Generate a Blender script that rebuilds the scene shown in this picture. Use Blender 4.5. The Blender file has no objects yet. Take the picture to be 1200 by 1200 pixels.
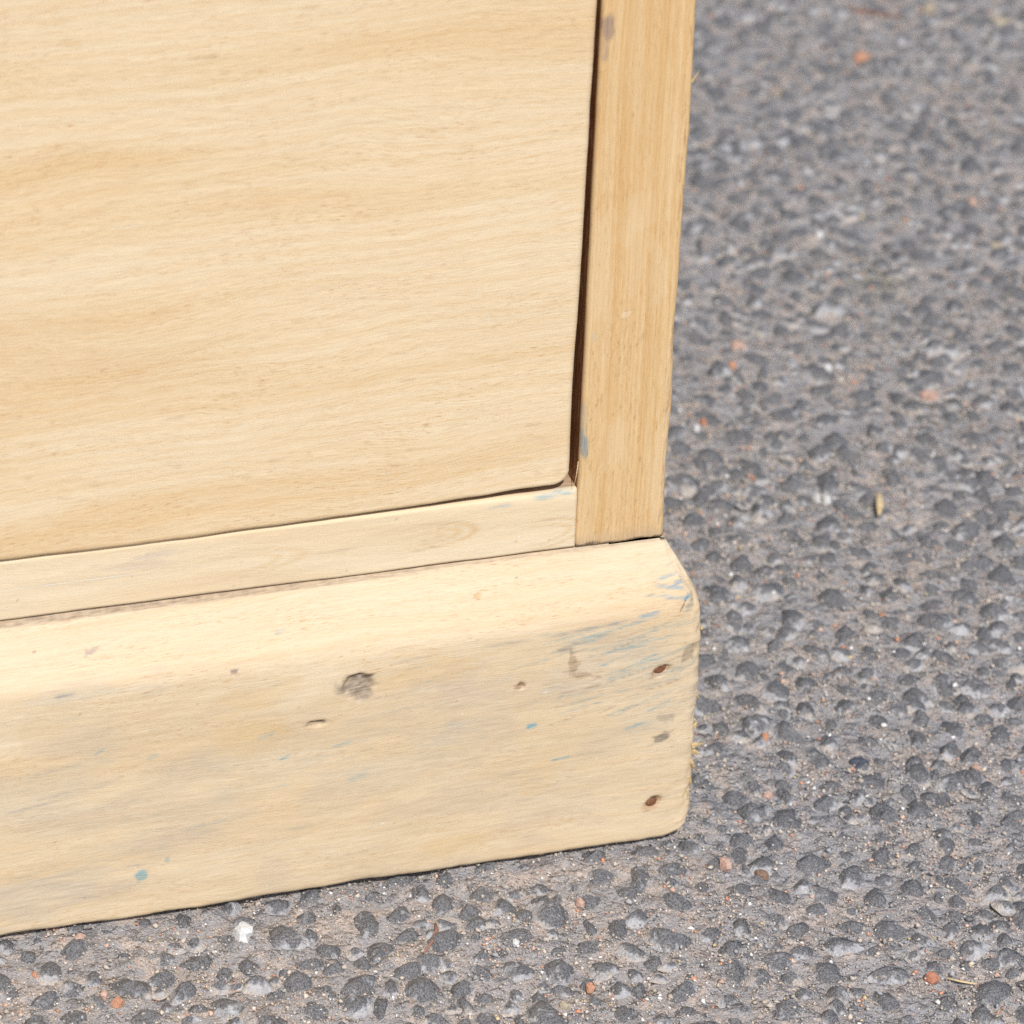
import bpy, math, random
import numpy as np
from mathutils import Matrix, Vector

rng = np.random.default_rng(7)
random.seed(7)
scene = bpy.context.scene
col = scene.collection

# ------------------------------------------------------------------ camera
CAM = np.array([-0.41811, -1.05844, 0.81103])
YAW, PITCH, ROLL, FPX = 0.31676, 0.53816, 0.04154, 4535.47
F = np.array([math.sin(YAW)*math.cos(PITCH), math.cos(YAW)*math.cos(PITCH), -math.sin(PITCH)])
R0 = np.array([math.cos(YAW), -math.sin(YAW), 0.0])
U0 = np.cross(R0, F)
RX = R0*math.cos(ROLL) + U0*math.sin(ROLL)
UP = -R0*math.sin(ROLL) + U0*math.cos(ROLL)
cam = bpy.data.cameras.new('camera')
cam.sensor_width = 36.0
cam.lens = FPX/1200*36.0
cam.clip_start, cam.clip_end = 0.05, 200
cam.dof.use_dof = True
cam.dof.focus_distance = float((np.array([-0.04, 0.0, 0.12])-CAM) @ F)
cam.dof.aperture_fstop = 16
cam_o = bpy.data.objects.new('camera', cam)
col.objects.link(cam_o)
M = Matrix.Identity(4)
for i in range(3):
    M[i][0], M[i][1], M[i][2], M[i][3] = RX[i], UP[i], -F[i], CAM[i]
cam_o.matrix_world = M
scene.camera = cam_o

# ------------------------------------------------------------------ sky, sun, exposure
SUN_EL, SUN_AZ = math.radians(47), math.radians(187)     # azimuth clockwise from +Y (the chest's back)
world = bpy.data.worlds.new('World')
scene.world = world
world.use_nodes = True
wn = world.node_tree
sky = wn.nodes.new('ShaderNodeTexSky')
sky.sky_type = 'NISHITA'
sky.sun_disc = False
sky.sun_elevation = SUN_EL
sky.sun_rotation = SUN_AZ
wn.nodes['Background'].inputs['Strength'].default_value = 0.10
wn.links.new(sky.outputs[0], wn.nodes['Background'].inputs['Color'])
sl = bpy.data.lights.new('sun', 'SUN')
sl.energy = 3.3
sl.angle = math.radians(0.5)
sl.color = (1.0, 0.965, 0.92)
sun = bpy.data.objects.new('sun', sl)
col.objects.link(sun)
sd = Vector((math.sin(SUN_AZ)*math.cos(SUN_EL), math.cos(SUN_AZ)*math.cos(SUN_EL), math.sin(SUN_EL)))
sun.rotation_euler = sd.to_track_quat('Z', 'Y').to_euler()
sun.location = (0.6, -1.5, 2.5)
vs = scene.view_settings
vs.view_transform = 'Standard'
vs.look = 'None'
vs.exposure = 0.16
vs.gamma = 1.0
vs.use_curve_mapping = False
scene.cycles.use_denoising = False
scene.cycles.max_bounces = 6

# ------------------------------------------------------------------ numpy noise
def vnoise(x, y, seed):
    x, y = np.asarray(x, float), np.asarray(y, float)
    xi, yi = np.floor(x).astype(np.int64), np.floor(y).astype(np.int64)
    fx, fy = x-xi, y-yi
    fx, fy = fx*fx*(3-2*fx), fy*fy*(3-2*fy)
    def h(a, b):
        n = (a*374761393 + b*668265263 + seed*982451653) & 0xffffffff
        n = ((n ^ (n >> 13))*1274126177) & 0xffffffff
        n = n ^ (n >> 16)
        return (n & 0xffff)/65535.0
    return (h(xi, yi)*(1-fx)+h(xi+1, yi)*fx)*(1-fy) + (h(xi, yi+1)*(1-fx)+h(xi+1, yi+1)*fx)*fy

def fbm(x, y, seed, octv=3):
    s, a, t = 0, 1.0, 0
    for k in range(octv):
        s = s + a*vnoise(x*2**k, y*2**k, seed+k*17)
        t += a
        a *= 0.5
    return s/t - 0.5

# ------------------------------------------------------------------ node helper
class NT:
    def __init__(self, name):
        self.m = bpy.data.materials.new(name)
        self.m.use_nodes = True
        self.t = self.m.node_tree
        self.b = self.t.nodes['Principled BSDF']
    def n(self, typ, **kw):
        nd = self.t.nodes.new(typ)
        for k, v in kw.items():
            setattr(nd, k, v)
        return nd
    def put(self, sock, v):
        if v is None:
            return
        if isinstance(v, bpy.types.NodeSocket):
            self.t.links.new(v, sock)
        else:
            if sock.type == 'RGBA' and not isinstance(v, (int, float)) and len(v) == 3:
                v = (*v, 1.0)
            sock.default_value = v
    def math(self, op, a, b=None, clamp=False):
        nd = self.n('ShaderNodeMath', operation=op, use_clamp=clamp)
        self.put(nd.inputs[0], a)
        self.put(nd.inputs[1], b)
        return nd.outputs[0]
    def vec(self, x, y, z):
        nd = self.n('ShaderNodeCombineXYZ')
        for i, v in enumerate((x, y, z)):
            self.put(nd.inputs[i], v)
        return nd.outputs[0]
    def noise(self, v, scale=1.0, detail=2.0, rough=0.5, dist=0.0):
        nd = self.n('ShaderNodeTexNoise')
        self.put(nd.inputs['Vector'], v)
        nd.inputs['Scale'].default_value = scale
        nd.inputs['Detail'].default_value = detail
        nd.inputs['Roughness'].default_value = rough
        nd.inputs['Distortion'].default_value = dist
        return nd.outputs['Fac']
    def ss(self, v, lo, hi, a=0.0, b=1.0):
        nd = self.n('ShaderNodeMapRange', interpolation_type='SMOOTHSTEP')
        self.put(nd.inputs[0], v)
        for i, x in enumerate((lo, hi, a, b)):
            nd.inputs[i+1].default_value = x
        return nd.outputs[0]
    def mix(self, f, a, b, mode='MIX'):
        nd = self.n('ShaderNodeMix', data_type='RGBA', blend_type=mode)
        self.put(nd.inputs['Factor'], f)
        self.put(nd.inputs['A'], a)
        self.put(nd.inputs['B'], b)
        return nd.outputs['Result']
    def attr(self, name):
        return self.n('ShaderNodeAttribute', attribute_name=name)
    def bump(self, h, dist, strength=1.0, normal=None):
        nd = self.n('ShaderNodeBump')
        nd.inputs['Strength'].default_value = strength
        nd.inputs['Distance'].default_value = dist
        self.put(nd.inputs['Height'], h)
        if normal is not None:
            self.put(nd.inputs['Normal'], normal)
        return nd.outputs[0]

def wood(name, light, mid, dark, axis='x', seed=0.0, bandw=9.0, wide=38.0, warp=7.0, fib=0.16,
         dash=0.22, bandk=0.7, widek=0.6, rough=0.62, slope=0.0, cathedral=0.0):
    T = NT(name)
    sp = T.n('ShaderNodeSeparateXYZ')
    T.put(sp.inputs[0], T.n('ShaderNodeTexCoord').outputs['Object'])
    x = T.math('MULTIPLY', sp.outputs[0], 1000.0)
    y = T.math('MULTIPLY', sp.outputs[1], 1000.0)
    z = T.math('MULTIPLY', sp.outputs[2], 1000.0)
    al, ac = (x, z) if axis == 'x' else (z, x)
    al = T.math('ADD', al, seed*137.0)
    ac = T.math('ADD', ac, T.math('MULTIPLY', y, 0.55))
    ac = T.math('ADD', ac, T.math('MULTIPLY', al, slope))
    w1 = T.noise(T.vec(T.math('DIVIDE', al, 110.0), T.math('DIVIDE', ac, 55.0), seed), 1.0, 1.0)
    w2 = T.noise(T.vec(T.math('DIVIDE', al, 22.0), T.math('DIVIDE', ac, 10.0), seed+5), 1.0, 2.0)
    acw = T.math('ADD', ac, T.math('MULTIPLY', T.math('SUBTRACT', w1, 0.5), warp*2))
    acw = T.math('ADD', acw, T.math('MULTIPLY', T.math('SUBTRACT', w2, 0.5), warp*0.32))
    band = T.noise(T.vec(T.math('DIVIDE', al, 420.0), T.math('DIVIDE', acw, bandw), seed+11), 1.0, 3.0, 0.6)
    wid = T.noise(T.vec(T.math('DIVIDE', al, 190.0), T.math('DIVIDE', acw, wide), seed+21), 1.0, 2.0, 0.5)
    fibre = T.noise(T.vec(T.math('DIVIDE', al, 11.0), T.math('DIVIDE', acw, 0.62), seed+31), 1.0, 4.0, 0.75)
    da = T.noise(T.vec(T.math('DIVIDE', al, 4.0), T.math('DIVIDE', acw, 0.48), seed+41), 1.0, 2.0, 0.7)
    dm = T.noise(T.vec(T.math('DIVIDE', al, 40.0), T.math('DIVIDE', acw, 9.0), seed+51), 1.0, 2.0)
    c = T.mix(T.math('MULTIPLY', T.ss(band, 0.38, 0.68), bandk), light, mid)
    c = T.mix(T.math('MULTIPLY', T.ss(wid, 0.44, 0.74), widek), c, dark)
    if cathedral:
        rg = T.math('SINE', T.math('MULTIPLY', acw, 2*math.pi/cathedral))
        c = T.mix(T.math('MULTIPLY', T.ss(rg, 0.45, 1.0), 0.35), c, dark)
    c = T.mix(T.math('MULTIPLY', T.ss(fibre, 0.42, 0.75), fib*2), c, T.mix(1.0, c, (0.80, 0.66, 0.50), 'MULTIPLY'))
    dk = T.math('MULTIPLY', T.ss(da, 0.53, 0.74), T.ss(dm, 0.36, 0.66))
    c = T.mix(T.math('MULTIPLY', dk, dash*2), c, T.mix(1.0, c, (0.70, 0.52, 0.36), 'MULTIPLY'))
    lk = T.math('MULTIPLY', T.ss(da, 0.46, 0.28), 0.55)
    c = T.mix(lk, c, T.mix(1.0, c, (1.10, 1.12, 1.16), 'MULTIPLY'))
    # dirt, paint residue on the board as attributes, broken up along the grain
    st, sa = T.attr('stain_shade'), T.attr('stain_shade_amount')
    br = T.ss(fibre, 0.30, 0.66)
    k = T.math('MULTIPLY', sa.outputs['Fac'], T.math('ADD', 0.45, T.math('MULTIPLY', br, 0.75)), clamp=True)
    c = T.mix(k, c, st.outputs['Color'])
    T.put(T.b.inputs['Base Color'], c)
    T.b.inputs['Roughness'].default_value = rough
    T.b.inputs['Specular IOR Level'].default_value = 0.3
    b1 = T.bump(da, 0.00014, 0.6)
    b2 = T.bump(fibre, 0.00016, 0.6, b1)
    T.put(T.b.inputs['Normal'], b2)
    return T.m

PINE_L, PINE_M, PINE_D = (0.765, 0.615, 0.412), (0.73, 0.552, 0.33), (0.675, 0.45, 0.215)
m_drawer = wood('drawer_pine', PINE_L, PINE_M, PINE_D, 'x', 1.0, 2.8, 22.0, 9.0, 0.30, 0.44, 0.66, 0.50, slope=-0.03)
m_plinth = wood('plinth_pine', (0.72, 0.585, 0.405), (0.69, 0.53, 0.34), (0.65, 0.465, 0.262), 'x', 3.0, 3.2, 26.0, 6.0, 0.22, 0.50, 0.65, 0.5, slope=-0.03)
m_rail = wood('rail_pine', (0.755, 0.62, 0.43), (0.725, 0.565, 0.365), (0.675, 0.48, 0.27), 'x', 5.0, 9.0, 30.0, 8.0, 0.08, 0.08, 0.6, 0.5, slope=0.05)
m_stile = wood('stile_pine', (0.705, 0.50, 0.27), (0.63, 0.402, 0.18), (0.595, 0.355, 0.14), 'z', 8.0, 1.3, 6.0, 1.6, 0.30, 0.40, 0.9, 0.5)
m_side = wood('side_pine', (0.66, 0.47, 0.25), (0.6, 0.41, 0.2), (0.54, 0.34, 0.14), 'z', 9.0, 9.0, 60.0, 8.0)
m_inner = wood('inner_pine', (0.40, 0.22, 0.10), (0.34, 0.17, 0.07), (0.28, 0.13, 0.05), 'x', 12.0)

def simple(name, c, rough=0.8, var=0.35, scale=900.0, bump=0.0003):
    T = NT(name)
    p = T.n('ShaderNodeNewGeometry').outputs['Position']
    f = T.noise(p, scale, 3.0, 0.6)
    cd = tuple(v*(1-var) for v in c)
    T.put(T.b.inputs['Base Color'], T.mix(T.ss(f, 0.3, 0.7), cd, c))
    T.b.inputs['Roughness'].default_value = rough
    T.put(T.b.inputs['Normal'], T.bump(f, bump, 0.8))
    return T.m

# ------------------------------------------------------------------ mesh helpers
def mesh_obj(name, verts, faces, mat, parent=None, smooth=True, attrs=None, loc=None):
    me = bpy.data.meshes.new(name)
    verts = np.asarray(verts, np.float32)
    if isinstance(faces, np.ndarray):
        nf, k = faces.shape
        me.vertices.add(len(verts))
        me.vertices.foreach_set('co', verts.ravel())
        me.loops.add(nf*k)
        me.loops.foreach_set('vertex_index', faces.astype(np.int32).ravel())
        me.polygons.add(nf)
        me.polygons.foreach_set('loop_start', np.arange(0, nf*k, k, dtype=np.int32))
        me.update(calc_edges=True)
    else:
        me.from_pydata([tuple(map(float, v)) for v in verts], [], [tuple(map(int, f)) for f in faces])
        me.update()
    me.polygons.foreach_set('use_smooth', [smooth]*len(me.polygons))
    for an, arr in (attrs or {}).items():
        arr = np.asarray(arr, np.float32)
        if arr.ndim == 2:
            a = me.attributes.new(an, 'FLOAT_COLOR', 'POINT')
            a.data.foreach_set('color', arr.ravel())
        else:
            a = me.attributes.new(an, 'FLOAT', 'POINT')
            a.data.foreach_set('value', arr)
    if mat is not None:
        me.materials.append(mat)
    o = bpy.data.objects.new(name, me)
    col.objects.link(o)
    if parent is not None:
        o.parent = parent
    if loc is not None:
        o.location = loc
    return o

def tag(o, label=None, cat=None, group=None, kind=None):
    for k, v in (('label', label), ('category', cat), ('group', group), ('kind', kind)):
        if v:
            o[k] = v
    return o

def grid_faces(nu, nv, off=0):
    i, j = np.meshgrid(np.arange(nu-1), np.arange(nv-1), indexing='ij')
    a = (i*nv+j).ravel()+off
    return np.stack([a, a+nv, a+nv+1, a+1], 1)

def box(name, lo, hi, mat, parent, bev=0.0015):
    import bmesh
    bm = bmesh.new()
    bmesh.ops.create_cube(bm, size=1.0)
    for v in bm.verts:
        for i in range(3):
            v.co[i] = lo[i] if v.co[i] < 0 else hi[i]
    bmesh.ops.bevel(bm, geom=bm.edges[:], offset=bev, segments=2, affect='EDGES', profile=0.6)
    me = bpy.data.meshes.new(name)
    bm.to_mesh(me)
    bm.free()
    me.materials.append(mat)
    for p in me.polygons:
        p.use_smooth = True
    o = bpy.data.objects.new(name, me)
    col.objects.link(o)
    o.parent = parent
    return o

class Paint:
    """dirt, paint residue and painted shade or highlight laid on a board, kept as colour + amount per vertex (board millimetres)"""
    def __init__(self, u, v):
        self.u, self.v = u*1000, v*1000
        self.c = np.zeros(u.shape+(3,))
        self.a = np.zeros(u.shape)
    def lay(self, m, colr):
        m = np.clip(m, 0, 1)
        na = self.a+m-self.a*m
        w = np.where(na > 1e-6, m/np.maximum(na, 1e-6), 0)[..., None]
        self.c = self.c*(1-w)+np.array(colr)*w
        self.a = na
    def stroke(self, p, q, wid, colr, amt, rag=0.5, seed=1):
        p, q = np.array(p, float), np.array(q, float)
        d = q-p
        L = np.hypot(*d)
        d = d/max(L, 1e-6)
        du, dv = self.u-p[0], self.v-p[1]
        t = du*d[0]+dv*d[1]
        s = -du*d[1]+dv*d[0]
        wob = fbm(self.u/3.0, self.v/0.9, seed, 3)
        ends = np.clip(np.minimum(t+0.4, L+0.4-t)/max(0.25*L, 0.5), 0, 1)
        core = np.clip(1.25-np.abs(s+wob*wid*0.8)/wid, 0, 1)
        self.lay(core*ends*amt*np.clip(1+rag*4*fbm(self.u/4.0, self.v/0.6, seed+9, 2), 0, 1.4), colr)
    def spot(self, p, ru, rv, colr, amt, rot=0.0, seed=1, rag=0.7):
        du, dv = self.u-p[0], self.v-p[1]
        c, s = math.cos(rot), math.sin(rot)
        a, b = (du*c+dv*s)/ru, (-du*s+dv*c)/rv
        r = np.hypot(a, b)*(1+rag*2*fbm(self.u/(ru*0.8), self.v/(rv*0.8), seed, 3))
        self.lay(np.clip((1.15-r)/0.4, 0, 1)*amt, colr)
    def attrs(self, extra=0):
        c = np.concatenate([self.c.reshape(-1, 3), np.ones((self.a.size, 1))], 1)
        a = self.a.ravel()
        if extra:
            c = np.concatenate([c, np.ones((extra, 4))])
            a = np.concatenate([a, np.zeros(extra)])
        return {'stain_shade': c, 'stain_shade_amount': a}

def axis_pts(lo, hi, segs, edge):
    """board parameter positions: segs = [(a, b, step)], plus tight rows near both ends"""
    pts = [lo+(hi-lo)*0]
    for a, b, st in segs:
        pts += list(np.linspace(a, b, max(2, int((b-a)/st)+1)))
    e = np.linspace(0, 1, 7)[:-1]**1.5*edge
    pts += list(lo+e)+list(hi-e)+[lo, hi]
    pts = np.array(sorted(p for p in pts if lo <= p <= hi))
    keep = [0]
    for i in range(1, len(pts)):
        if pts[i]-pts[keep[-1]] > 0.00012:
            keep.append(i)
    keep[-1] = len(pts)-1
    return pts[keep]

def board(name, mat, parent, us, vsx, y0, depth, redge, rcorner, shift=None, relief=None, paint=None, gap_shade=0.0):
    """a board whose face lies in XZ at y0: edges rounded in depth, corners rounded in plan (tl,tr,bl,br), worn outline"""
    U, V = np.meshgrid(us, vsx, indexing='ij')
    x0, x1, z0, z1 = us[0], us[-1], vsx[0], vsx[-1]
    X, Z = U.copy(), V.copy()
    din = np.minimum(np.minimum(U-x0, x1-U), np.minimum(V-z0, z1-V))
    for key, rc in rcorner.items():
        if rc <= 0:
            continue
        cx = x0+rc if 'l' in key[1] else x1-rc
        cz = z1-rc if 't' in key[0] else z0+rc
        sx = -1 if 'l' in key[1] else 1
        sz = 1 if 't' in key[0] else -1
        a, b = (U-cx)*sx, (V-cz)*sz
        m = (a > 0) & (b > 0)
        mx = np.maximum(a, b)
        ln = np.hypot(a, b)
        f = np.where(m & (ln > 1e-9), mx/np.maximum(ln, 1e-9), 1.0)
        X = np.where(m, cx+sx*a*f, X)
        Z = np.where(m, cz+sz*b*f, Z)
        din = np.where(m, rc-mx, din)
    re = np.clip(redge-din, 0, redge)
    Y = y0+redge-np.sqrt(np.maximum(redge**2-re**2, 0))
    if relief is not None:
        Y = Y+relief(X, Z)
    if shift is not None:
        dx, dz = shift(X, Z)
        X, Z = X+dx, Z+dz
    nu, nv = U.shape
    verts = np.stack([X, Y, Z], -1).reshape(-1, 3)
    faces = grid_faces(nu, nv)
    loop = [i*nv for i in range(nu)]+[(nu-1)*nv+j for j in range(1, nv)]
    loop += [i*nv+nv-1 for i in range(nu-2, -1, -1)]+[j for j in range(nv-2, 0, -1)]
    loop = np.array(loop)
    bk = verts[loop].copy()
    rg = bk.copy()
    rg[:, 1] = np.maximum(rg[:, 1]+0.0007, y0+redge+0.0004)
    bk[:, 1] = y0+depth
    off = len(verts)
    n = len(loop)
    i = np.arange(n)
    j = (i+1) % n
    side = np.stack([loop[j], loop[i], off+i, off+j], 1)
    side2 = np.stack([off+j, off+i, off+n+i, off+n+j], 1)
    verts = np.concatenate([verts, rg, bk])
    faces = np.concatenate([faces, side, side2])
    attrs = None
    if paint is not None:
        P = Paint(X, Z)
        paint(P)
        attrs = P.attrs(2*n)
        attrs['stain_shade'][-2*n:, :3] = (0.25, 0.085, 0.028)  # shade of the gaps painted as dark brown on the board's sides
        attrs['stain_shade_amount'][-2*n:] = gap_shade*(np.tile(bk[:, 0] < 0.5*(x0+x1), 2) if name == 'stile' else 1.0)
    return mesh_obj(name, verts, faces, mat, parent, True, attrs)

# ------------------------------------------------------------------ the ground
BEIGE = (0.74, 0.63, 0.55)
def ground_height(x, y):
    return -0.0044+0.0030*fbm(x/0.008, y/0.008, 3, 3)+0.0022*fbm(x/0.09, y/0.09, 8, 2)

def m_asphalt():
    T = NT('asphalt')
    p = T.n('ShaderNodeNewGeometry').outputs['Position']
    big = T.noise(p, 22.0, 3.0, 0.6)
    mid = T.noise(p, 260.0, 3.0, 0.6)
    fine = T.noise(p, 1500.0, 3.0, 0.7)
    c = T.mix(T.ss(mid, 0.36, 0.64), (0.50, 0.44, 0.395), BEIGE)
    c = T.mix(T.math('MULTIPLY', T.ss(big, 0.45, 0.7), 0.35), c, (0.36, 0.355, 0.355))
    pat = T.noise(p, 95.0, 4.0, 0.65)
    dp = T.math('ADD', T.math('MULTIPLY', T.attr('drape').outputs['Fac'], 0.12), T.math('SUBTRACT', pat, 0.092))
    c = T.mix(T.math('MULTIPLY', T.ss(dp, 0.42, 0.58), 0.85), c, (0.465, 0.458, 0.465))
    c = T.mix(T.ss(fine, 0.40, 0.66), T.mix(1.0, c, (0.66, 0.65, 0.65), 'MULTIPLY'), c)
    sa = T.attr('moss')
    c = T.mix(T.math('MULTIPLY', sa.outputs['Fac'], 0.6), c, (0.30, 0.28, 0.18))
    pit = T.noise(p, 210.0, 3.0, 0.55)
    pk_ = T.ss(pit, 0.57, 0.66)
    c = T.mix(T.math('MULTIPLY', pk_, 0.60), c, T.mix(T.ss(fine, 0.36, 0.66), (0.09, 0.088, 0.09), (0.25, 0.245, 0.245)))
    far = T.attr('far')
    vo = T.n('ShaderNodeTexVoronoi')
    vo.inputs['Scale'].default_value = 78.0
    T.put(vo.inputs['Vector'], p)
    hs = T.n('ShaderNodeSeparateColor')
    T.put(hs.inputs[0], vo.outputs['Color'])
    chip = T.mix(hs.outputs[0], (0.06, 0.062, 0.066), (0.20, 0.20, 0.205))
    c = T.mix(T.math('MULTIPLY', far.outputs['Fac'], T.ss(vo.outputs['Distance'], 0.55, 0.36)), c, chip)
    T.put(T.b.inputs['Base Color'], c)
    T.b.inputs['Roughness'].default_value = 0.9
    b = T.bump(fine, 0.0007, 0.9)
    b = T.bump(mid, 0.0016, 0.8, b)
    b = T.bump(T.ss(pit, 0.40, 0.72), 0.0016, 0.9, b)
    b = T.bump(T.math('MULTIPLY', far.outputs['Fac'], T.math('SUBTRACT', 1.0, vo.outputs['Distance'])), 0.006, 0.8, b)
    T.put(T.b.inputs['Normal'], b)
    return T.m

def m_stone():
    T = NT('aggregate_stone')
    p = T.n('ShaderNodeNewGeometry').outputs['Position']
    tone, hg = T.attr('tone').outputs['Fac'], T.attr('rise').outputs['Fac']
    n1 = T.noise(p, 420.0, 3.0, 0.65)
    n2 = T.noise(p, 1700.0, 2.0, 0.7)
    n3 = T.noise(p, 130.0, 2.0, 0.6)
    n4 = T.noise(p, 260.0, 3.0, 0.6)
    flank = T.mix(T.ss(n1, 0.35, 0.65), (0.39, 0.386, 0.396), (0.52, 0.508, 0.506))
    bare = T.mix(T.ss(n2, 0.36, 0.66), (0.064, 0.063, 0.067), (0.225, 0.221, 0.225))
    lim = T.math('ADD', 0.36, T.math('MULTIPLY', tone, 0.40))
    rr = T.math('ADD', hg, T.math('MULTIPLY', T.math('SUBTRACT', n4, 0.5), 1.9))
    rr = T.math('ADD', rr, T.math('MULTIPLY', T.math('SUBTRACT', n1, 0.5), 0.8))
    rr = T.math('SUBTRACT', rr, lim)
    bm_ = T.ss(rr, -0.20, 0.16)
    c = T.mix(T.math('MULTIPLY', bm_, 0.93), flank, bare)
    dust = T.math('ADD', T.math('SUBTRACT', 0.88, hg), T.math('MULTIPLY', T.math('SUBTRACT', n3, 0.5), 1.9))
    dust = T.math('ADD', dust, T.math('MULTIPLY', T.math('SUBTRACT', n1, 0.5), 1.2))
    sand = T.mix(T.ss(n2, 0.36, 0.64), (0.41, 0.365, 0.325), (0.60, 0.53, 0.46))
    c = T.mix(T.math('MULTIPLY', T.ss(dust, 0.45, 0.80), 0.95), c, sand)
    T.put(T.b.inputs['Base Color'], c)
    T.put(T.b.inputs['Roughness'], T.ss(n1, 0.3, 0.7, 0.55, 0.85))
    T.b.inputs['Specular IOR Level'].default_value = 0.35
    b = T.bump(n2, 0.0005, 0.8)
    b = T.bump(n1, 0.0016, 0.7, b)
    b = T.bump(n4, 0.0024, 0.6, b)
    T.put(T.b.inputs['Normal'], b)
    return T.m

MA, MS = m_asphalt(), m_stone()
# stones packed from large to small
cell, gridh, placed = 0.012, {}, []
def try_place(x, y, r, gap):
    ci, cj = int(x//cell), int(y//cell)
    for a in range(ci-2, ci+3):
        for b in range(cj-2, cj+3):
            for (px, py, pr) in gridh.get((a, b), ()):
                if (px-x)**2+(py-y)**2 < ((pr+r)*gap)**2:
                    return False
    gridh.setdefault((ci, cj), []).append((x, y, r))
    placed.append((x, y, r))
    return True
AREA = (-0.56, 0.74, -0.42, 1.04)
for rlo, rhi, tries, gap in ((0.0074, 0.0122, 14500, 0.70), (0.0044, 0.0074, 61000, 0.66), (0.0020, 0.0039, 32000, 0.72)):
    xs, ys, rs = rng.uniform(AREA[0], AREA[1], tries), rng.uniform(AREA[2], AREA[3], tries), rng.uniform(rlo, rhi, tries)
    for x, y, r in zip(xs, ys, rs):
        if x < -0.012 and 0.016 < y < 0.43:
            continue
        try_place(x, y, r, gap)
def expo(lo, hi, a, b, st):
    inner = list(np.arange(a, b+st/2, st))
    left, s, v = [], st, a
    while v > lo:
        s *= 1.35
        v -= s
        left.append(v)
    right, s, v = [], st, b
    while v < hi:
        s *= 1.35
        v += s
        right.append(v)
    return np.array(sorted(left)+inner+right)
gx = expo(-40, 40, -0.60, 0.78, 0.0027)
gy = expo(-40, 40, -0.46, 1.08, 0.0027)
GX, GY = np.meshgrid(gx, gy, indexing='ij')
near = np.clip(1-np.maximum.reduce([AREA[0]+0.02-GX, GX-AREA[1]+0.02, AREA[2]+0.02-GY, GY-AREA[3]+0.02])/0.05, 0, 1)
DR = np.zeros_like(GX)                                   # binder draped up the flanks of the stones
for px_, py_, pr_ in placed:
    if pr_ < 0.004:
        continue
    i0, i1 = np.searchsorted(gx, (px_-2*pr_, px_+2*pr_))
    j0, j1 = np.searchsorted(gy, (py_-2*pr_, py_+2*pr_))
    q_ = np.hypot(GX[i0:i1, j0:j1]-px_, GY[i0:i1, j0:j1]-py_)/pr_
    q_ = np.clip((1.85-q_)/0.9, 0, 1)
    q_ = q_*q_*(3-2*q_)*0.245*pr_
    DR[i0:i1, j0:j1] = np.maximum(DR[i0:i1, j0:j1], q_)
def drape(x, y):
    i = np.clip(np.searchsorted(gx, x), 0, len(gx)-1)
    j = np.clip(np.searchsorted(gy, y), 0, len(gy)-1)
    return DR[i, j]
GZ = np.where(near > 0, ground_height(GX, GY)+DR, -0.0015)
under = (GX < 0.004) & (GY > -0.008)
GZ = np.where(under & (near > 0), np.minimum(GZ, 0.0003), GZ)
moss = np.clip(1.2-np.hypot((GX-0.230)/0.016, (GY-0.394)/0.020), 0, 1)
asphalt = mesh_obj('asphalt_ground', np.stack([GX, GY, GZ], -1).reshape(-1, 3), grid_faces(len(gx), len(gy)), MA,
                   None, True, {'moss': moss.ravel(), 'far': (1-near).ravel(), 'drape': np.clip(DR/0.0016, 0, 1).ravel()})
tag(asphalt, kind='structure')

def stone_proto(seed, nseg=12):
    r = np.random.default_rng(seed)
    k = r.integers(5, 8)
    an = np.sort((np.arange(k)+r.uniform(-0.33, 0.33, k))*2*math.pi/k)
    dd = r.uniform(0.72, 1.0, k)
    th = np.arange(nseg)*2*math.pi/nseg+r.uniform(0, 0.4)
    rad = np.min([dd[i]/np.maximum(np.cos(th-an[i]), 0.05) for i in range(k)], 0)
    rad = np.clip(rad, 0.5, 1.25)*(1+r.uniform(-0.06, 0.06, nseg))
    st = r.uniform(0.55, 1.0)
    npl = r.integers(2, 5)
    pa, ps, pc = r.uniform(0, 2*math.pi, npl), r.uniform(0.18, 0.90, npl), r.uniform(0.0, 0.16, npl)
    def top(x, y):
        return np.min([pc[i]-ps[i]*(x*math.cos(pa[i])+y*math.sin(pa[i])) for i in range(npl)], 0)
    vs_, ri = [], []
    ox, oy = r.uniform(-0.18, 0.18, 2)
    for q, drop, up in ((2.0, 0.74, 0.0), (1.42, 0.52, 0.20), (1.0, 0.27, 0.52), (0.70, 0.07, 0.82), (0.34, 0.0, 1.0)):
        x, y = np.cos(th)*rad*q+ox*max(1-q, 0), (np.sin(th)*rad*q+oy*max(1-q, 0))*st
        z = np.clip(top(x, y), -0.42, 0.22)*min(1.0, max(0.0, (2.0-q)))-drop+r.uniform(-0.045, 0.045, nseg)
        vs_.append(np.stack([x, y, z], 1))
        ri += [up]*nseg
    vs_.append(np.array([[ox, oy*st, float(np.clip(top(np.zeros(1)+ox, np.zeros(1)+oy*st)[0], -0.42, 0.22))]]))
    ri.append(1.0)
    V = np.concatenate(vs_)
    fs = []
    for g in range(4):
        for i in range(nseg):
            a, b = g*nseg+i, g*nseg+(i+1) % nseg
            fs += [(a, b, b+nseg), (a, b+nseg, a+nseg)]
    for i in range(nseg):
        fs.append((4*nseg+i, 4*nseg+(i+1) % nseg, 5*nseg))
    return V, np.array(fs), np.array(ri)

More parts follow.
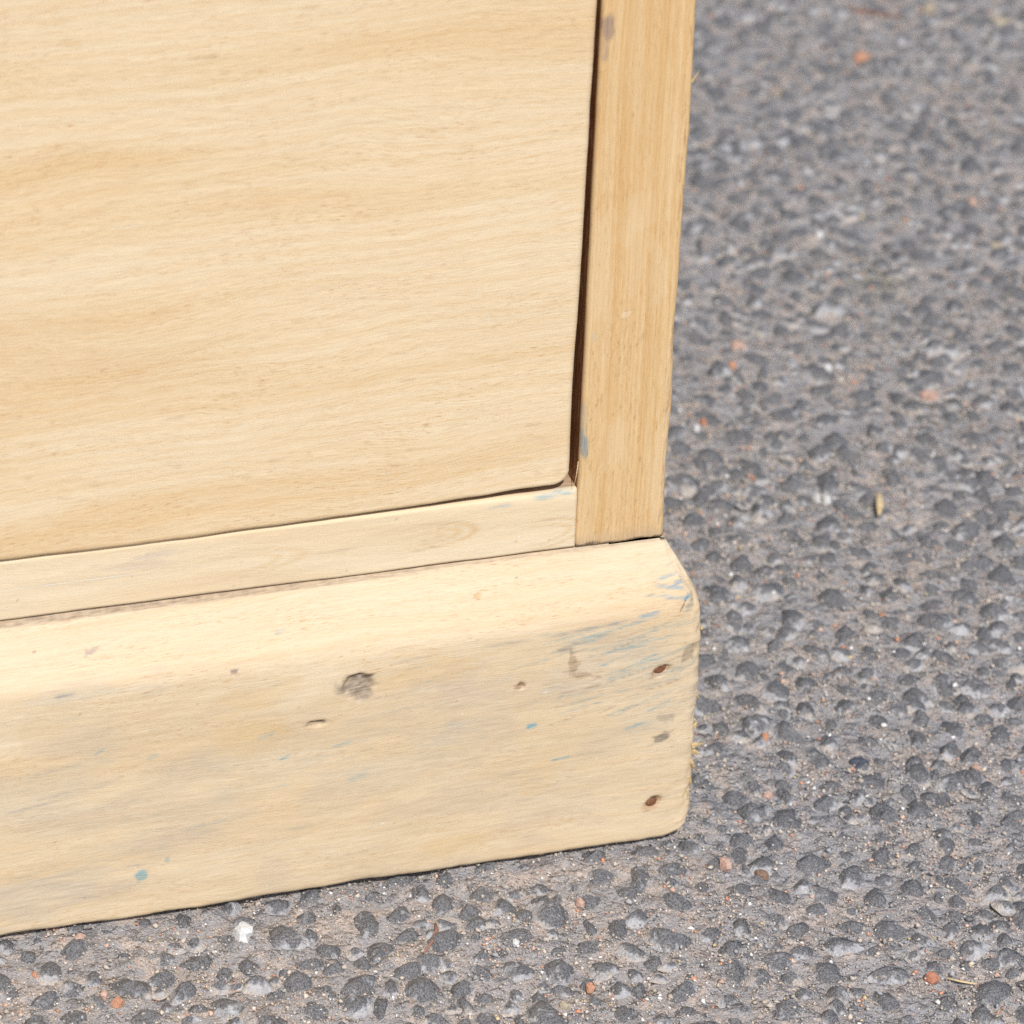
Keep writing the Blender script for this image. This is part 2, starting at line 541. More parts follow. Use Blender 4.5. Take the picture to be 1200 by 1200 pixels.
NP = 48
protos = [stone_proto(100+i) for i in range(NP)]
tones = np.clip(rng.beta(1.3, 1.3, NP), 0, 1)
def project(x, y, z=0.0):
    v = np.array([x, y, z])-CAM
    d = v @ F
    return 600+FPX*(v @ RX)/d, 600-FPX*(v @ UP)/d, d
items = []
for x, y, r in placed:
    px, py, d = project(x, y)
    hid = (px < 812 and py < 985+(780-px)*0.145-8) or not (-15 < px < 1215 and -15 < py < 1215)
    items.append((0.0 if hid else r/d, x, y, r))
items.sort(reverse=True)
stone_meshes = {}
cv, cf, ct, cr, off = [], [], [], [], 0
for idx, (vis, x, y, r) in enumerate(items):
    if vis == 0 and r < 0.0034:
        continue
    k = int(rng.integers(NP))
    V, Fc, ri = protos[k]
    rot = rng.uniform(0, 2*math.pi)
    zs = rng.uniform(0.95, 1.4)
    z0 = -0.0002+0.0022*float(fbm(x/0.09, y/0.09, 8, 2))+rng.normal(0, 0.00055)-max(0, r-0.006)*0.05
    if y > -0.012 and x < 0.012:
        z0 = min(z0, -0.0012)
    if idx < 300 and vis > 0:
        if k not in stone_meshes:
            o = mesh_obj('stone', V, Fc, MS, asphalt, True, {'tone': np.full(len(V), tones[k]), 'rise': ri})
            o.data.set_sharp_from_angle(angle=math.radians(38))
            stone_meshes[k] = o.data
        else:
            o = bpy.data.objects.new('stone', stone_meshes[k])
            col.objects.link(o)
            o.parent = asphalt
        o.location = (x, y, z0)
        o.rotation_euler = (0, 0, rot)
        o.scale = (r, r, r*zs)
    else:
        c, s = math.cos(rot), math.sin(rot)
        W = np.stack([(V[:, 0]*c-V[:, 1]*s)*r+x, (V[:, 0]*s+V[:, 1]*c)*r+y, V[:, 2]*r*zs+z0], 1)
        cv.append(W); cf.append(Fc+off); off += len(V)
        ct.append(np.full(len(V), float(np.clip(tones[k]+rng.normal(0, 0.08), 0, 1)))); cr.append(ri)
o = mesh_obj('small_stones', np.concatenate(cv), np.concatenate(cf), MS, asphalt, True,
             {'tone': np.concatenate(ct), 'rise': np.concatenate(cr)})
o.data.set_sharp_from_angle(angle=math.radians(38))
o['kind'] = 'stuff'

# loose sand and grit in the hollows
OCT = np.array([(1, 0, 0), (0, 1, 0), (-1, 0, 0), (0, -1, 0), (0, 0, 1), (0, 0, -1)], float)
OCF = np.array([(0, 1, 4), (1, 2, 4), (2, 3, 4), (3, 0, 4), (1, 0, 5), (2, 1, 5), (3, 2, 5), (0, 3, 5)])
NG = 520000
gxx, gyy = rng.uniform(-0.36, 0.52, NG), rng.uniform(-0.26, 0.86, NG)
rel3 = np.stack([gxx-CAM[0], gyy-CAM[1], np.full(NG, -CAM[2])], 1)
dep = rel3 @ F
ppx, ppy = 600+FPX*(rel3 @ RX)/dep, 600-FPX*(rel3 @ UP)/dep
inview = (ppx > -40) & (ppx < 1240) & (ppy > -40) & (ppy < 1240)
keep = ~((gxx < -0.012) & (gyy > 0.006)) & (inview | (rng.uniform(size=NG) < 0.12))
keep &= vnoise(gxx/0.02, gyy/0.02, 77) > rng.uniform(0.0, 0.80, NG)
gxx, gyy = gxx[keep], gyy[keep]
NG = len(gxx)
gr = np.exp(rng.normal(math.log(0.00037), 0.45, NG)).clip(0.00022, 0.0014)
PAL = np.array([(0.50, 0.43, 0.36), (0.40, 0.35, 0.30), (0.33, 0.325, 0.33), (0.16, 0.16, 0.16), (0.56, 0.26, 0.15), (0.58, 0.39, 0.29), (0.72, 0.70, 0.67), (0.54, 0.42, 0.24)])
pk = rng.choice(8, NG, p=[0.38, 0.27, 0.14, 0.05, 0.035, 0.055, 0.05, 0.02])
gc = 1.2*PAL[pk]*rng.uniform(0.8, 1.15, (NG, 1))
ang = rng.uniform(0, 2*math.pi, NG)
B = (OCT[None]+rng.uniform(-0.4, 0.4, (NG, 6, 3)))*np.stack([rng.uniform(0.8, 1.4, NG), rng.uniform(0.7, 1.1, NG), rng.uniform(0.55, 0.9, NG)], 1)[:, None, :]
ca, sa_ = np.cos(ang)[:, None], np.sin(ang)[:, None]
GV = np.stack([B[..., 0]*ca-B[..., 1]*sa_, B[..., 0]*sa_+B[..., 1]*ca, B[..., 2]], -1)*gr[:, None, None]
gz = ground_height(gxx, gyy)+drape(gxx, gyy)+gr*0.35+np.where(rng.uniform(size=NG) < 0.35, rng.uniform(0, 0.0018, NG), 0.0002)
GV += np.stack([gxx, gyy, gz], 1)[:, None, :]
GF = (OCF[None]+6*np.arange(NG)[:, None, None]).reshape(-1, 3)
T = NT('grit')
ga = T.attr('grain')
T.put(T.b.inputs['Base Color'], ga.outputs['Color'])
T.b.inputs['Roughness'].default_value = 0.8
GCOL = np.concatenate([np.repeat(gc, 6, 0), np.ones((NG*6, 1))], 1)
grit = mesh_obj('grit', GV.reshape(-1, 3), GF, T.m, None, True, {'grain': GCOL})
tag(grit, 'fine beige sand and mixed grit lying between the asphalt stones', 'grit', kind='stuff')

# ------------------------------------------------------------------ the chest of drawers
H1, H2, D = 0.0989, 0.120, 0.01205
chest = bpy.data.objects.new('chest_of_drawers', None)
col.objects.link(chest)
tag(chest, 'stripped pale pine chest of drawers standing on grey asphalt, its lower right corner in view', 'chest of drawers')

# plinth: one profile run along the front and round the right corner
WID, DEP = 0.95, 0.46
front = np.concatenate([np.linspace(-WID, -0.29, 60)[:-1], np.arange(-0.29, -0.0045, 0.0006)])
arc = np.linspace(0, math.pi/2, 15)
back = np.concatenate([np.linspace(0.0046, 0.05, 60), np.linspace(0.05, DEP, 40)[1:]])
def outline(o):
    rc = 0.0034*(1-o/D)+0.0010*o/D
    k = o/D
    X = np.concatenate([front, -rc-o+rc*np.sin(arc), np.full(len(back), -o)])
    Y = np.concatenate([np.full(len(front), o), o+rc-rc*np.cos(arc), np.maximum(back, o+rc+1e-4*(1+np.arange(len(back))))])
    X[:len(front)] = np.minimum(front, -rc-o-1e-4*(len(front)-np.arange(len(front))))
    return X, Y
S = np.concatenate([front, np.linspace(-0.0042, 0.0042, 15), back])        # arc length along the run, 0 at the corner
# profile (inset o, height z) with a softened arris
tv = np.concatenate([[0.0, 0.0005, 0.001, 0.0016], np.arange(0.0022, 0.0915, 0.0007), np.linspace(0.0915, 0.106, 26), np.arange(0.1066, H1+0.0236, 0.0007)])
def prof(t):
    w = 0.0046
    L = math.hypot(D, H2-H1)
    nx, nz = D/L, (H2-H1)/L
    e = t-H1
    k = np.where(e < -w, 0, np.where(e > w, e, (e+w)**2/(4*w)))             # smooth max(e,0)
    o = k*nx
    z = np.where(e < -w, t, H1+e-k*(1-nz))
    return o, z
PO, PZ = prof(tv)
scale_end = D/PO[-1]
PO = PO*scale_end
PZ = PZ+np.clip((tv-0.106)/(tv[-1]-0.106), 0, 1)*(H2-PZ[-1])
nS, nT = len(S), len(tv)
X, Y, Z = np.zeros((nS, nT)), np.zeros((nS, nT)), np.zeros((nS, nT))
for j in range(nT):
    X[:, j], Y[:, j] = outline(min(PO[j], D))
    Z[:, j] = PZ[j]
SS, TT = np.meshgrid(S, tv, indexing='ij')
# bottom edge: rounded off at the corner, slightly ragged, soft lower lip
rb = 0.0105
kx = np.clip((SS+rb), 0, rb)
lift = rb-np.sqrt(np.maximum(rb**2-kx**2, 0))
lift = np.where(SS > 0, rb*0.8*np.clip(1-(SS-0.004)/0.03, 0, 1), np.minimum(lift, rb*0.8))
lift = lift+0.0014+0.0012*fbm(S/0.010, S*0, 5, 4)[:, None]+0.0010*fbm(S/0.05, S*0, 6, 2)[:, None]
Z = Z+lift*np.clip(1-TT/0.026, 0, 1)**1.0
lip = np.clip(1-TT/0.0016, 0, 1)**2*0.0011
nrmx = np.concatenate([np.zeros(len(front)), np.sin(arc), np.ones(len(back))])[:, None]
nrmy = np.concatenate([-np.ones(len(front)), -np.cos(arc), np.zeros(len(back))])[:, None]
rel = 0.00022*fbm(SS/0.012, TT/0.0011, 21, 3)+0.0009*fbm(SS/0.06, TT/0.022, 22, 2)+0.0005*fbm(SS/0.02, TT/0.009, 23, 2)
rel = rel+np.exp(-(SS/0.006)**2)*0.0011*fbm(SS/0.004, TT/0.0035, 29, 3)   # torn fibres on the end arris
# arris worn back unevenly at the corner
rel = rel-np.exp(-((SS)/0.0065)**2)*np.exp(-((TT-0.100)/0.010)**2)*0.0013
def dent(s, t, rs, rt, depth, seed):
    r = np.hypot((SS-s)/rs, (TT-t)/rt)*(1+0.7*fbm(SS/0.0035, TT/0.0035, seed, 3))
    return -depth*np.clip((1.12-r)/0.35, 0, 1)
rel = rel+dent(-0.1236, 0.0842, 0.0058, 0.0052, 0.0022, 31)*(0.8+0.8*fbm(SS/0.0022, TT/0.0014, 33, 3))
NAILS = [(-0.0140, 0.0735, 0.0033, 0.0018, 0.42), (-0.0139, 0.0169, 0.0031, 0.0021, 0.62)]
for s, t, a, b, ro in NAILS:
    c_, s_ = math.cos(ro), math.sin(ro)
    u_, v_ = ((SS-s)*c_+(TT-t)*s_)/a, (-(SS-s)*s_+(TT-t)*c_)/b
    rel = rel-0.0016*np.clip((1.15-np.hypot(u_, v_))/0.4, 0, 1)
rel = rel+dent(-0.1380, 0.0718, 0.0036, 0.0009, 0.0011, 36)+dent(-0.0654, 0.0753, 0.0014, 0.0012, 0.0008, 37)
X, Y = X+nrmx*(rel-lip+0.0010), Y+nrmy*(rel-lip)
P = Paint(SS, TT)
BLUE, TEAL, GREYB = (0.09, 0.29, 0.43), (0.16, 0.34, 0.38), (0.36, 0.34, 0.30)
BRN, DKB, GRY = (0.20, 0.105, 0.055), (0.12, 0.075, 0.055), (0.30, 0.25, 0.21)
# handling grime: greyer below the arris than on it
P.lay(np.clip((98+7*fbm(P.u/30, P.v*0, 50, 3)+3*fbm(P.u/5, P.v/0.8, 49, 2)-P.v)/2.5, 0, 1)*np.clip(0.26+0.8*fbm(P.u/45, P.v/14, 51, 3), 0.06, 0.5), (0.64, 0.48, 0.285))
P.lay(np.clip(1.8*fbm(P.u/36, P.v/15, 52, 4)-0.10, 0, 0.36)*np.clip((97-P.v)/8, 0, 1), (0.46, 0.375, 0.29))
r2 = np.random.default_rng(5)
for i in range(16):
    P.spot((r2.uniform(-250, -12), r2.uniform(6, 92)), r2.uniform(7, 20), r2.uniform(3, 9), [(0.66, 0.46, 0.22), (0.52, 0.42, 0.32), (0.80, 0.68, 0.49)][i % 3], r2.uniform(.15, .36), r2.uniform(0, .25), 1500+i, .9)
for i in range(150):                                         # faint residue combed along the grain
    s0, t0, L = r2.uniform(-250, -4), r2.uniform(8, 95), r2.uniform(4, 22)
    sl_ = r2.uniform(0.02, 0.20)
    P.stroke((s0, t0), (s0+L, t0+L*sl_), r2.uniform(0.25, 0.6), TEAL if r2.uniform() < 0.35 else GRY, r2.uniform(0.06, 0.26), 0.8, i)
for i in range(80):                                          # denser diagonal lines towards the corner
    s0, t0, L = r2.uniform(-62, -8), r2.uniform(56, 92), r2.uniform(6, 24)
    sl_ = r2.uniform(0.12, 0.42)*(1 if s0 > -40 else 0.6)
    P.stroke((s0, t0), (min(s0+L, 1), t0+L*sl_), r2.uniform(0.22, 0.5), TEAL if r2.uniform() < 0.6 else (0.30, 0.22, 0.15), r2.uniform(0.2, 0.55), 0.8, 200+i)
for i in range(12):
    s0, t0, L = r2.uniform(-250, -215), r2.uniform(10, 26) if i % 2 else r2.uniform(46, 68), r2.uniform(10, 25)
    P.stroke((s0, t0), (s0+L, t0+L*0.14), 0.5, GREYB, 0.4, 0.8, 300+i)
for p_, ru_, rv_, k_ in (((-238, 56), 24, 13, .26), ((-236, 14), 20, 9, .30), ((-222, 97), 16, 3, .3), ((-150, 60), 22, 10, .22), ((-118, 44), 24, 9, .22), ((-90, 64), 20, 7, .16), ((-186, 40), 18, 10, .15), ((-30, 78), 22, 10, .22), ((-14, 56), 9, 8, .22)):
    P.spot(p_, ru_, rv_, (0.38, 0.40, 0.38), k_*0.6, .12, int(ru_*91+rv_*7), 1.0)
for a, b, w, c_, k in [((-16.5, 109), (-5.3, 111.4), .6, BLUE, .5), ((-17, 107.5), (-4.8, 105.0), .8, BLUE, .62), ((-10, 107.6), (-3.6, 107.4), .9, BLUE, .62),
                       ((-15, 103.8), (-6.0, 101.4), .8, BLUE, .62), ((-7, 101.0), (-3.4, 103.0), 1.0, BLUE, 1.0), ((-13, 106.2), (-8, 106.4), .45, BLUE, .6), ((-21, 104.4), (-13, 103.6), .4, TEAL, .5), ((-12, 113.5), (-7, 114.2), .35, BLUE, .4),
                       ((-23.5, 97.0), (-15.5, 97.9), .95, BLUE, .75), ((-59, 93.6), (-22, 96.3), .9, GREYB, .75), ((-54, 89.3), (-15, 96.4), .6, TEAL, .6),
                       ((-36.4, 83.8), (-19.3, 85.2), .6, TEAL, .6), ((-34.4, 75.4), (-18.8, 76.5), .5, TEAL, .55), ((-26.9, 50.9), (-18.4, 53.0), .8, TEAL, .6),
                       ((-20, 56), (-8, 62), .6, TEAL, .5), ((-53, 41.8), (-45.5, 42.6), .6, TEAL, .7), ((-151.5, 108.3), (-147.5, 108.6), .6, BLUE, .55),
                       ((-62.6, 57.8), (-59, 58.6), 1.3, TEAL, .9), ((-133, 61), (-124, 62.6), .6, TEAL, .5), ((-127, 46), (-119, 48.2), .8, TEAL, .4),
                       ((-159, 68.6), (-152, 70), 1.1, TEAL, .4), ((-151, 58.6), (-147, 60), .7, TEAL, .6), ((-215, 71.2), (-211.5, 73), .5, TEAL, .6),
                       ((-197, 67.0), (-193, 67.8), .8, TEAL, .4), ((-228, 96), (-220, 97), 1.2, GREYB, .7), ((-6.5, 96.0), (-0.5, 104), 1.5, (0.27, 0.27, 0.23), .75),
                       ((-8.5, 96.4), (-5.6, 101.4), .35, DKB, .9), ((-5.5, 112), (-1.0, 104), 1.6, GRY, .5), ((-58, 69.5), (-30, 71.5), .3, BRN, .5),
                       ((-80, 93.5), (-60, 94.0), .8, GREYB, .4), ((-112, 92), (-98, 93.0), .6, GREYB, .45)]:
    P.stroke(a, b, w, c_, k, 0.5, int(abs(a[0])*7+a[1]))
P.spot((-199.3, 18.3), 2.3, 2.0, TEAL, .75, 0.2, 61)
P.spot((-190.5, 23.6), 1.0, 1.2, TEAL, .55, 0.2, 62)
P.spot((-49, 87.6), 3.4, 1.6, GRY, .55, 0.1, 63)
P.spot((-46.6, 81.5), 1.7, 4.4, (0.33, 0.22, 0.14), .75, 0.1, 64)
P.spot((-42.5, 76.0), 4.6, 1.0, (0.33, 0.22, 0.14), .6, -0.2, 65)
P.spot((-12.4, 45.0), 3.3, 1.8, (0.20, 0.17, 0.13), .85, 0.25, 66)
P.spot((-11.0, 53.5), 2.6, 2.2, (0.30, 0.25, 0.19), .5, 0.25, 69)
P.spot((-4.6, 79.6), 1.5, 4.6, (0.30, 0.23, 0.16), .8, -0.5, 67)
P.spot((-123.6, 84.2), 6.6, 5.6, (0.27, 0.215, 0.165), .9, 0.1, 68, 0.55)
P.spot((-122.6, 88.4), 4.8, 1.1, DKB, .95, 0.05, 70, 0.3)
for i in range(26):
    x, z = -123.6+r2.normal(0, 2.6), 84.2+r2.normal(0, 2.2)
    P.stroke((x, z), (x+r2.uniform(1, 3), z+r2.uniform(.6, 2)), .3, [(0.2, 0.15, 0.11), (0.50, 0.42, 0.34)][i % 2], .55, .5, 900+i)
P.spot((-138.0, 71.8), 4.0, 1.0, DKB, .9, 0.03, 71, 0.4)
P.spot((-65.4, 75.3), 1.8, 1.3, BRN, .8, 0.3, 72)
P.spot((-166.7, 97.4), 1.6, 0.9, (0.20, 0.14, 0.14), .8, 0.2, 73)
P.spot((-213.7, 109.9), 2.2, 0.8, (0.36, 0.28, 0.28), .65, 0.35, 74)
P.spot((-80, 111.5), 1.2, 0.7, (0.6, 0.38, 0.17), .8, 0.3, 75)
for s, t, a, b, ro in NAILS:
    P.spot((s*1000, t*1000), a*1250, b*1350, (0.34, 0.19, 0.10), .7, ro, int(-s*9e4), 0.4)
for i in range(70):
    P.spot((r2.uniform(-250, -2), r2.uniform(4, 122)), r2.uniform(.25, .6), r2.uniform(.2, .35), [BRN, GRY, (0.86, 0.84, 0.8), (0.58, 0.38, 0.18)][i % 4], r2.uniform(.3, .7), 0.1, 400+i, 0.3)
edge = tv[-1]*1000
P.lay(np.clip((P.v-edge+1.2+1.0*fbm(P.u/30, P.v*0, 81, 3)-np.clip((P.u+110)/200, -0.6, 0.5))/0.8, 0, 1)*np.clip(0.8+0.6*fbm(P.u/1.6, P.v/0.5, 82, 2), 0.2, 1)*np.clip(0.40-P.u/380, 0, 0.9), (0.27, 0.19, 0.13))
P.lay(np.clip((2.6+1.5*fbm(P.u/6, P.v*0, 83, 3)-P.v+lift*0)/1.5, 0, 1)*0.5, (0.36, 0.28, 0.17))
verts = np.stack([X, Y, Z], -1).reshape(-1, 3)
attrs = P.attrs(2*nS)
# ledge on top and the underside, turned inward
top_in, bot_in = np.stack([X[:, -1], Y[:, -1], Z[:, -1]], 1), np.stack([X[:, 0], Y[:, 0], Z[:, 0]], 1)
ledge, under = top_in-np.concatenate([nrmx, nrmy, 0*nrmx], 1)*0.02, bot_in-np.concatenate([nrmx, nrmy, 0*nrmx], 1)*0.02
ledge[:, 0] = np.minimum(ledge[:, 0], -D-0.001)
o1, o2 = nS*nT, nS*nT+nS
i = np.arange(nS-1)
faces = np.concatenate([grid_faces(nS, nT),
                        np.stack([i*nT+nT-1, (i+1)*nT+nT-1, o1+i+1, o1+i], 1),
                        np.stack([(i+1)*nT, i*nT, o2+i, o2+i+1], 1)])
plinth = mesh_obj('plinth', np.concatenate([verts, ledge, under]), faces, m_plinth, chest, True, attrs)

# nails sunk in the plinth's end
m_rust = simple('rusted_iron', (0.30, 0.12, 0.055), 0.7, 0.6, 1800, 0.0006)
for s, t, a, b, ro in NAILS:
    n = 14
    vv, ff = [], []
    for q, dy in ((1.0, 0.0), (0.85, -0.0004), (0.45, -0.0002 if t > .05 else -0.0006)):
        for k in range(n):
            th = k*2*math.pi/n
            w = 1+0.10*math.sin(3*th+s*900)
            vv.append((a*q*w*math.cos(th)*0.75, dy, b*q*w*math.sin(th)*0.75))
    for g in range(2):
        ff += [(g*n+k, g*n+(k+1) % n, g*n+n+(k+1) % n, g*n+n+k) for k in range(n)]
    ff.append(tuple(range(2*n, 3*n)))
    nh = mesh_obj('nail_head', vv, ff, m_rust, plinth, True, None, (s, 0.0013, t))
    nh.rotation_euler = (0, -ro, 0)

# splinters torn out of the corner
m_splint = simple('raw_pine_splinter', (0.68, 0.50, 0.25), 0.75, 0.35, 1200)
def splinter(parent, p, d, L, w, seed):
    r = np.random.default_rng(seed)
    d = np.array(d, float)
    d = d/np.linalg.norm(d)
    e1 = np.cross(d, (0.3, 0.5, 0.8)); e1 /= np.linalg.norm(e1)
    e2 = np.cross(d, e1)
    vv, ff, n = [], [], 6
    bend = r.uniform(-0.25, 0.25, 2)
    for g, t in enumerate((0, 0.3, 0.6, 0.85, 1.0)):
        rad = w*(1-t**1.6*0.85)*r.uniform(0.8, 1.2)
        cpt = np.array(p)+d*L*t+(e1*bend[0]+e2*bend[1])*L*t*t
        for k in range(n):
            th = k*2*math.pi/n
            q = rad*r.uniform(0.6, 1.2)
            vv.append(cpt+e1*math.cos(th)*q+e2*math.sin(th)*q*0.55)
    for g in range(4):
        ff += [(g*n+k, g*n+(k+1) % n, g*n+n+(k+1) % n, g*n+n+k) for k in range(n)]
    ff += [tuple(range(n-1, -1, -1)), tuple(range(4*n, 5*n))]
    return mesh_obj('splinter', vv, ff, m_splint, parent, False)
for k, (p, d, L, w) in enumerate([((.0000, .0020, .0385), (1.0, -.1, .2), .0046, .0022), ((.0000, .0026, .0355), (.9, .1, -.3), .0036, .0020), ((.0003, .0018, .0465), (.6, 0, .8), .0026, .0011),
                                  ((-.0006, .0018, .0330), (.3, -.1, -1.), .0060, .0016), ((-.0010, .0018, .0255), (.35, -.05, -1.), .0060, .0016), ((-.0014, .0018, .0195), (.2, -.05, -1.), .0055, .0013),
                                  ((.0004, .001, .088), (.4, 0, .9), .0016, .0006), ((.0006, .002, .060), (.5, 0, -.8), .0020, .0007)]):
    splinter(plinth, p, d, L, w, 40+k)

# bottom rail
def rail_paint(Q):
    Q.lay(np.clip((1.3+1.2*fbm(Q.u/16, Q.v*0, 91, 3)-(Q.v-120.2))/0.9, 0, 1)*0.7, (0.36, 0.28, 0.20))
    Q.stroke((-60, 142.6), (-44, 143.3), 1.0, (0.24, 0.38, 0.42), .75, .6, 5)
    Q.stroke((-76, 140.6), (-66, 141.4), .7, (0.30, 0.40, 0.42), .45, .6, 6)
    Q.spot((-190, 139), 9, 1.4, (0.50, 0.42, 0.36), .4, .02, 7)
    Q.spot((-196, 136), 12, 2.0, (0.55, 0.46, 0.38), .35, .02, 8)
    Q.stroke((-250, 132.4), (-190, 132.8), .35, (0.92, 0.85, 0.72), .7, .5, 9)  # highlight along a low ridge, painted as a pale stroke
    Q.stroke((-150, 132.0), (-100, 131.6), .3, (0.62, 0.46, 0.28), .5, .5, 10)
    for cx, cz, ra, rb_, k in ((-102, 132.5, 22, 5.0, .6), (-102, 132.5, 16, 3.4, .5), (-102, 132.5, 10, 2.0, .45), (-60, 128, 20, 5.5, .55), (-60, 128, 14, 3.6, .45), (-170, 131, 30, 5.0, .35), (-170, 131, 21, 3.2, .35)):
        rr_ = np.hypot((Q.u-cx)/ra, (Q.v-cz+1.5*fbm(Q.u/9, Q.v/5, 333, 2)-(Q.u-cx)*0.05)/rb_)
        Q.lay(np.clip(1-np.abs(rr_-1)*rb_/0.55, 0, 1)*np.clip((Q.u-cx)/ra+0.5, 0, 1)*k*1.25, (0.62, 0.42, 0.20))
    for i in range(20):
        Q.spot((r2.uniform(-250, -46), r2.uniform(122, 142)), r2.uniform(.3, .7), .3, [GRY, (0.9, .87, .8)][i % 2], .5, .1, 500+i)
us = axis_pts(-0.92, -0.0436, [(-0.92, -0.29, 0.02), (-0.29, -0.0436, 0.0007)], 0.0022)
vz = axis_pts(0.1206, 0.1440, [(0.1206, 0.1440, 0.0007)], 0.0022)
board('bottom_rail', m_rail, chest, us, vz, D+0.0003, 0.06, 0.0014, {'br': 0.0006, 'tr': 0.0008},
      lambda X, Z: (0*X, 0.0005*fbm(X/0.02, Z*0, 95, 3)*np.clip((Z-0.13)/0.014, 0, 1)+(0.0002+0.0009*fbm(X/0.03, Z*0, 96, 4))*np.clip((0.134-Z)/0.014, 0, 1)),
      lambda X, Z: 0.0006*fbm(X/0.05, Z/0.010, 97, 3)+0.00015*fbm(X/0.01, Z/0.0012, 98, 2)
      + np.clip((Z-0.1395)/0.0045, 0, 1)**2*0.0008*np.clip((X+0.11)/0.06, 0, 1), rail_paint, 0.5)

# right stile (front post)
def stile_paint(Q):
    for i in range(14):
        Q.spot((r2.uniform(-42, -14), r2.uniform(125, 320)), r2.uniform(2, 5), r2.uniform(8, 26), [(0.78, 0.64, 0.43), (0.58, 0.37, 0.16)][i % 3 == 2], r2.uniform(.1, .22), 0, 1600+i, .9)
    Q.spot((-41.6, 313.5), 2.2, 4.6, (0.30, 0.21, 0.17), .85, .0, 3, .4)
    Q.spot((-42.4, 306), 1.2, 4.0, (0.32, 0.24, 0.19), .55, .0, 4, .5)
    Q.spot((-42.6, 160.5), 1.3, 5.2, (0.20, 0.26, 0.28), .85, .08, 5, .5)
    Q.spot((-43.0, 170), .9, 7.0, (0.38, 0.36, 0.28), .6, .03, 6, .5)
    Q.spot((-29.9, 210), 2.0, 1.2, (0.78, 0.66, 0.48), .4, .4, 7)
    Q.spot((-40.8, 203), 1.0, 2.0, (0.45, 0.47, 0.42), .4, .0, 8)
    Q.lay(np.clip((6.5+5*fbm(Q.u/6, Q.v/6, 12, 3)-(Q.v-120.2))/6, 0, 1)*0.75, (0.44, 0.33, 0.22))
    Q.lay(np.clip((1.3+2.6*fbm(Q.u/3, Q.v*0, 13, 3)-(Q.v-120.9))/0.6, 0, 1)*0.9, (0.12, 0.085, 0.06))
    for i in range(26):
        z = r2.uniform(122, 200)
        Q.stroke((-12.8+r2.uniform(-1.6, .3), z), (-12.6+r2.uniform(-1.2, .3), z+r2.uniform(3, 10)), .3, (0.38, 0.26, 0.18), .5, .6, 600+i)
    for i in range(12):
        z = r2.uniform(230, 310)
        Q.stroke((-13.4+r2.uniform(-1.0, .6), z), (-13.4+r2.uniform(-1.0, .6), z+r2.uniform(3, 10)), .25, (0.46, 0.24, 0.10), .6, .6, 650+i)
    for i in range(110):
        z, x = r2.uniform(122, 205), r2.uniform(-42.5, -13)
        Q.stroke((x, z), (x+r2.uniform(.1, .9), z+r2.uniform(1.5, 4)), .22, (0.50, 0.28, 0.09), r2.uniform(.2, .6), .5, 700+i)
us = axis_pts(-0.0436, -0.0117, [(-0.0436, -0.0117, 0.0006)], 0.0028)
vz = axis_pts(0.1206, 0.80, [(0.1206, 0.36, 0.0009), (0.36, 0.80, 0.02)], 0.0018)
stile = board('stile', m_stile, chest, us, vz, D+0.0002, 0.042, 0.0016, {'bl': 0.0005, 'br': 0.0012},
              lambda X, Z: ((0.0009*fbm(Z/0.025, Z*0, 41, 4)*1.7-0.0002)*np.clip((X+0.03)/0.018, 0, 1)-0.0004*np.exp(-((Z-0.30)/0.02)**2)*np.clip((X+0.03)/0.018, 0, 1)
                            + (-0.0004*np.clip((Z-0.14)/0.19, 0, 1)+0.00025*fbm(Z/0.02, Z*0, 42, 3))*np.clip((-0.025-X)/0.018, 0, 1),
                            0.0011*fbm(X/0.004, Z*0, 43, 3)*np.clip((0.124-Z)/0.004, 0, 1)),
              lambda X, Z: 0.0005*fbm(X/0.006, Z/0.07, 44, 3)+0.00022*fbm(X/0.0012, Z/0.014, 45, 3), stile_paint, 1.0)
splinter(stile, (-.0118, .013, .2920), (.55, -.2, 1.0), .005, .0007, 77)
splinter(stile, (-.0445, .0118, .1555), (-.10, -.2, -1.0), .008, .0002, 78)

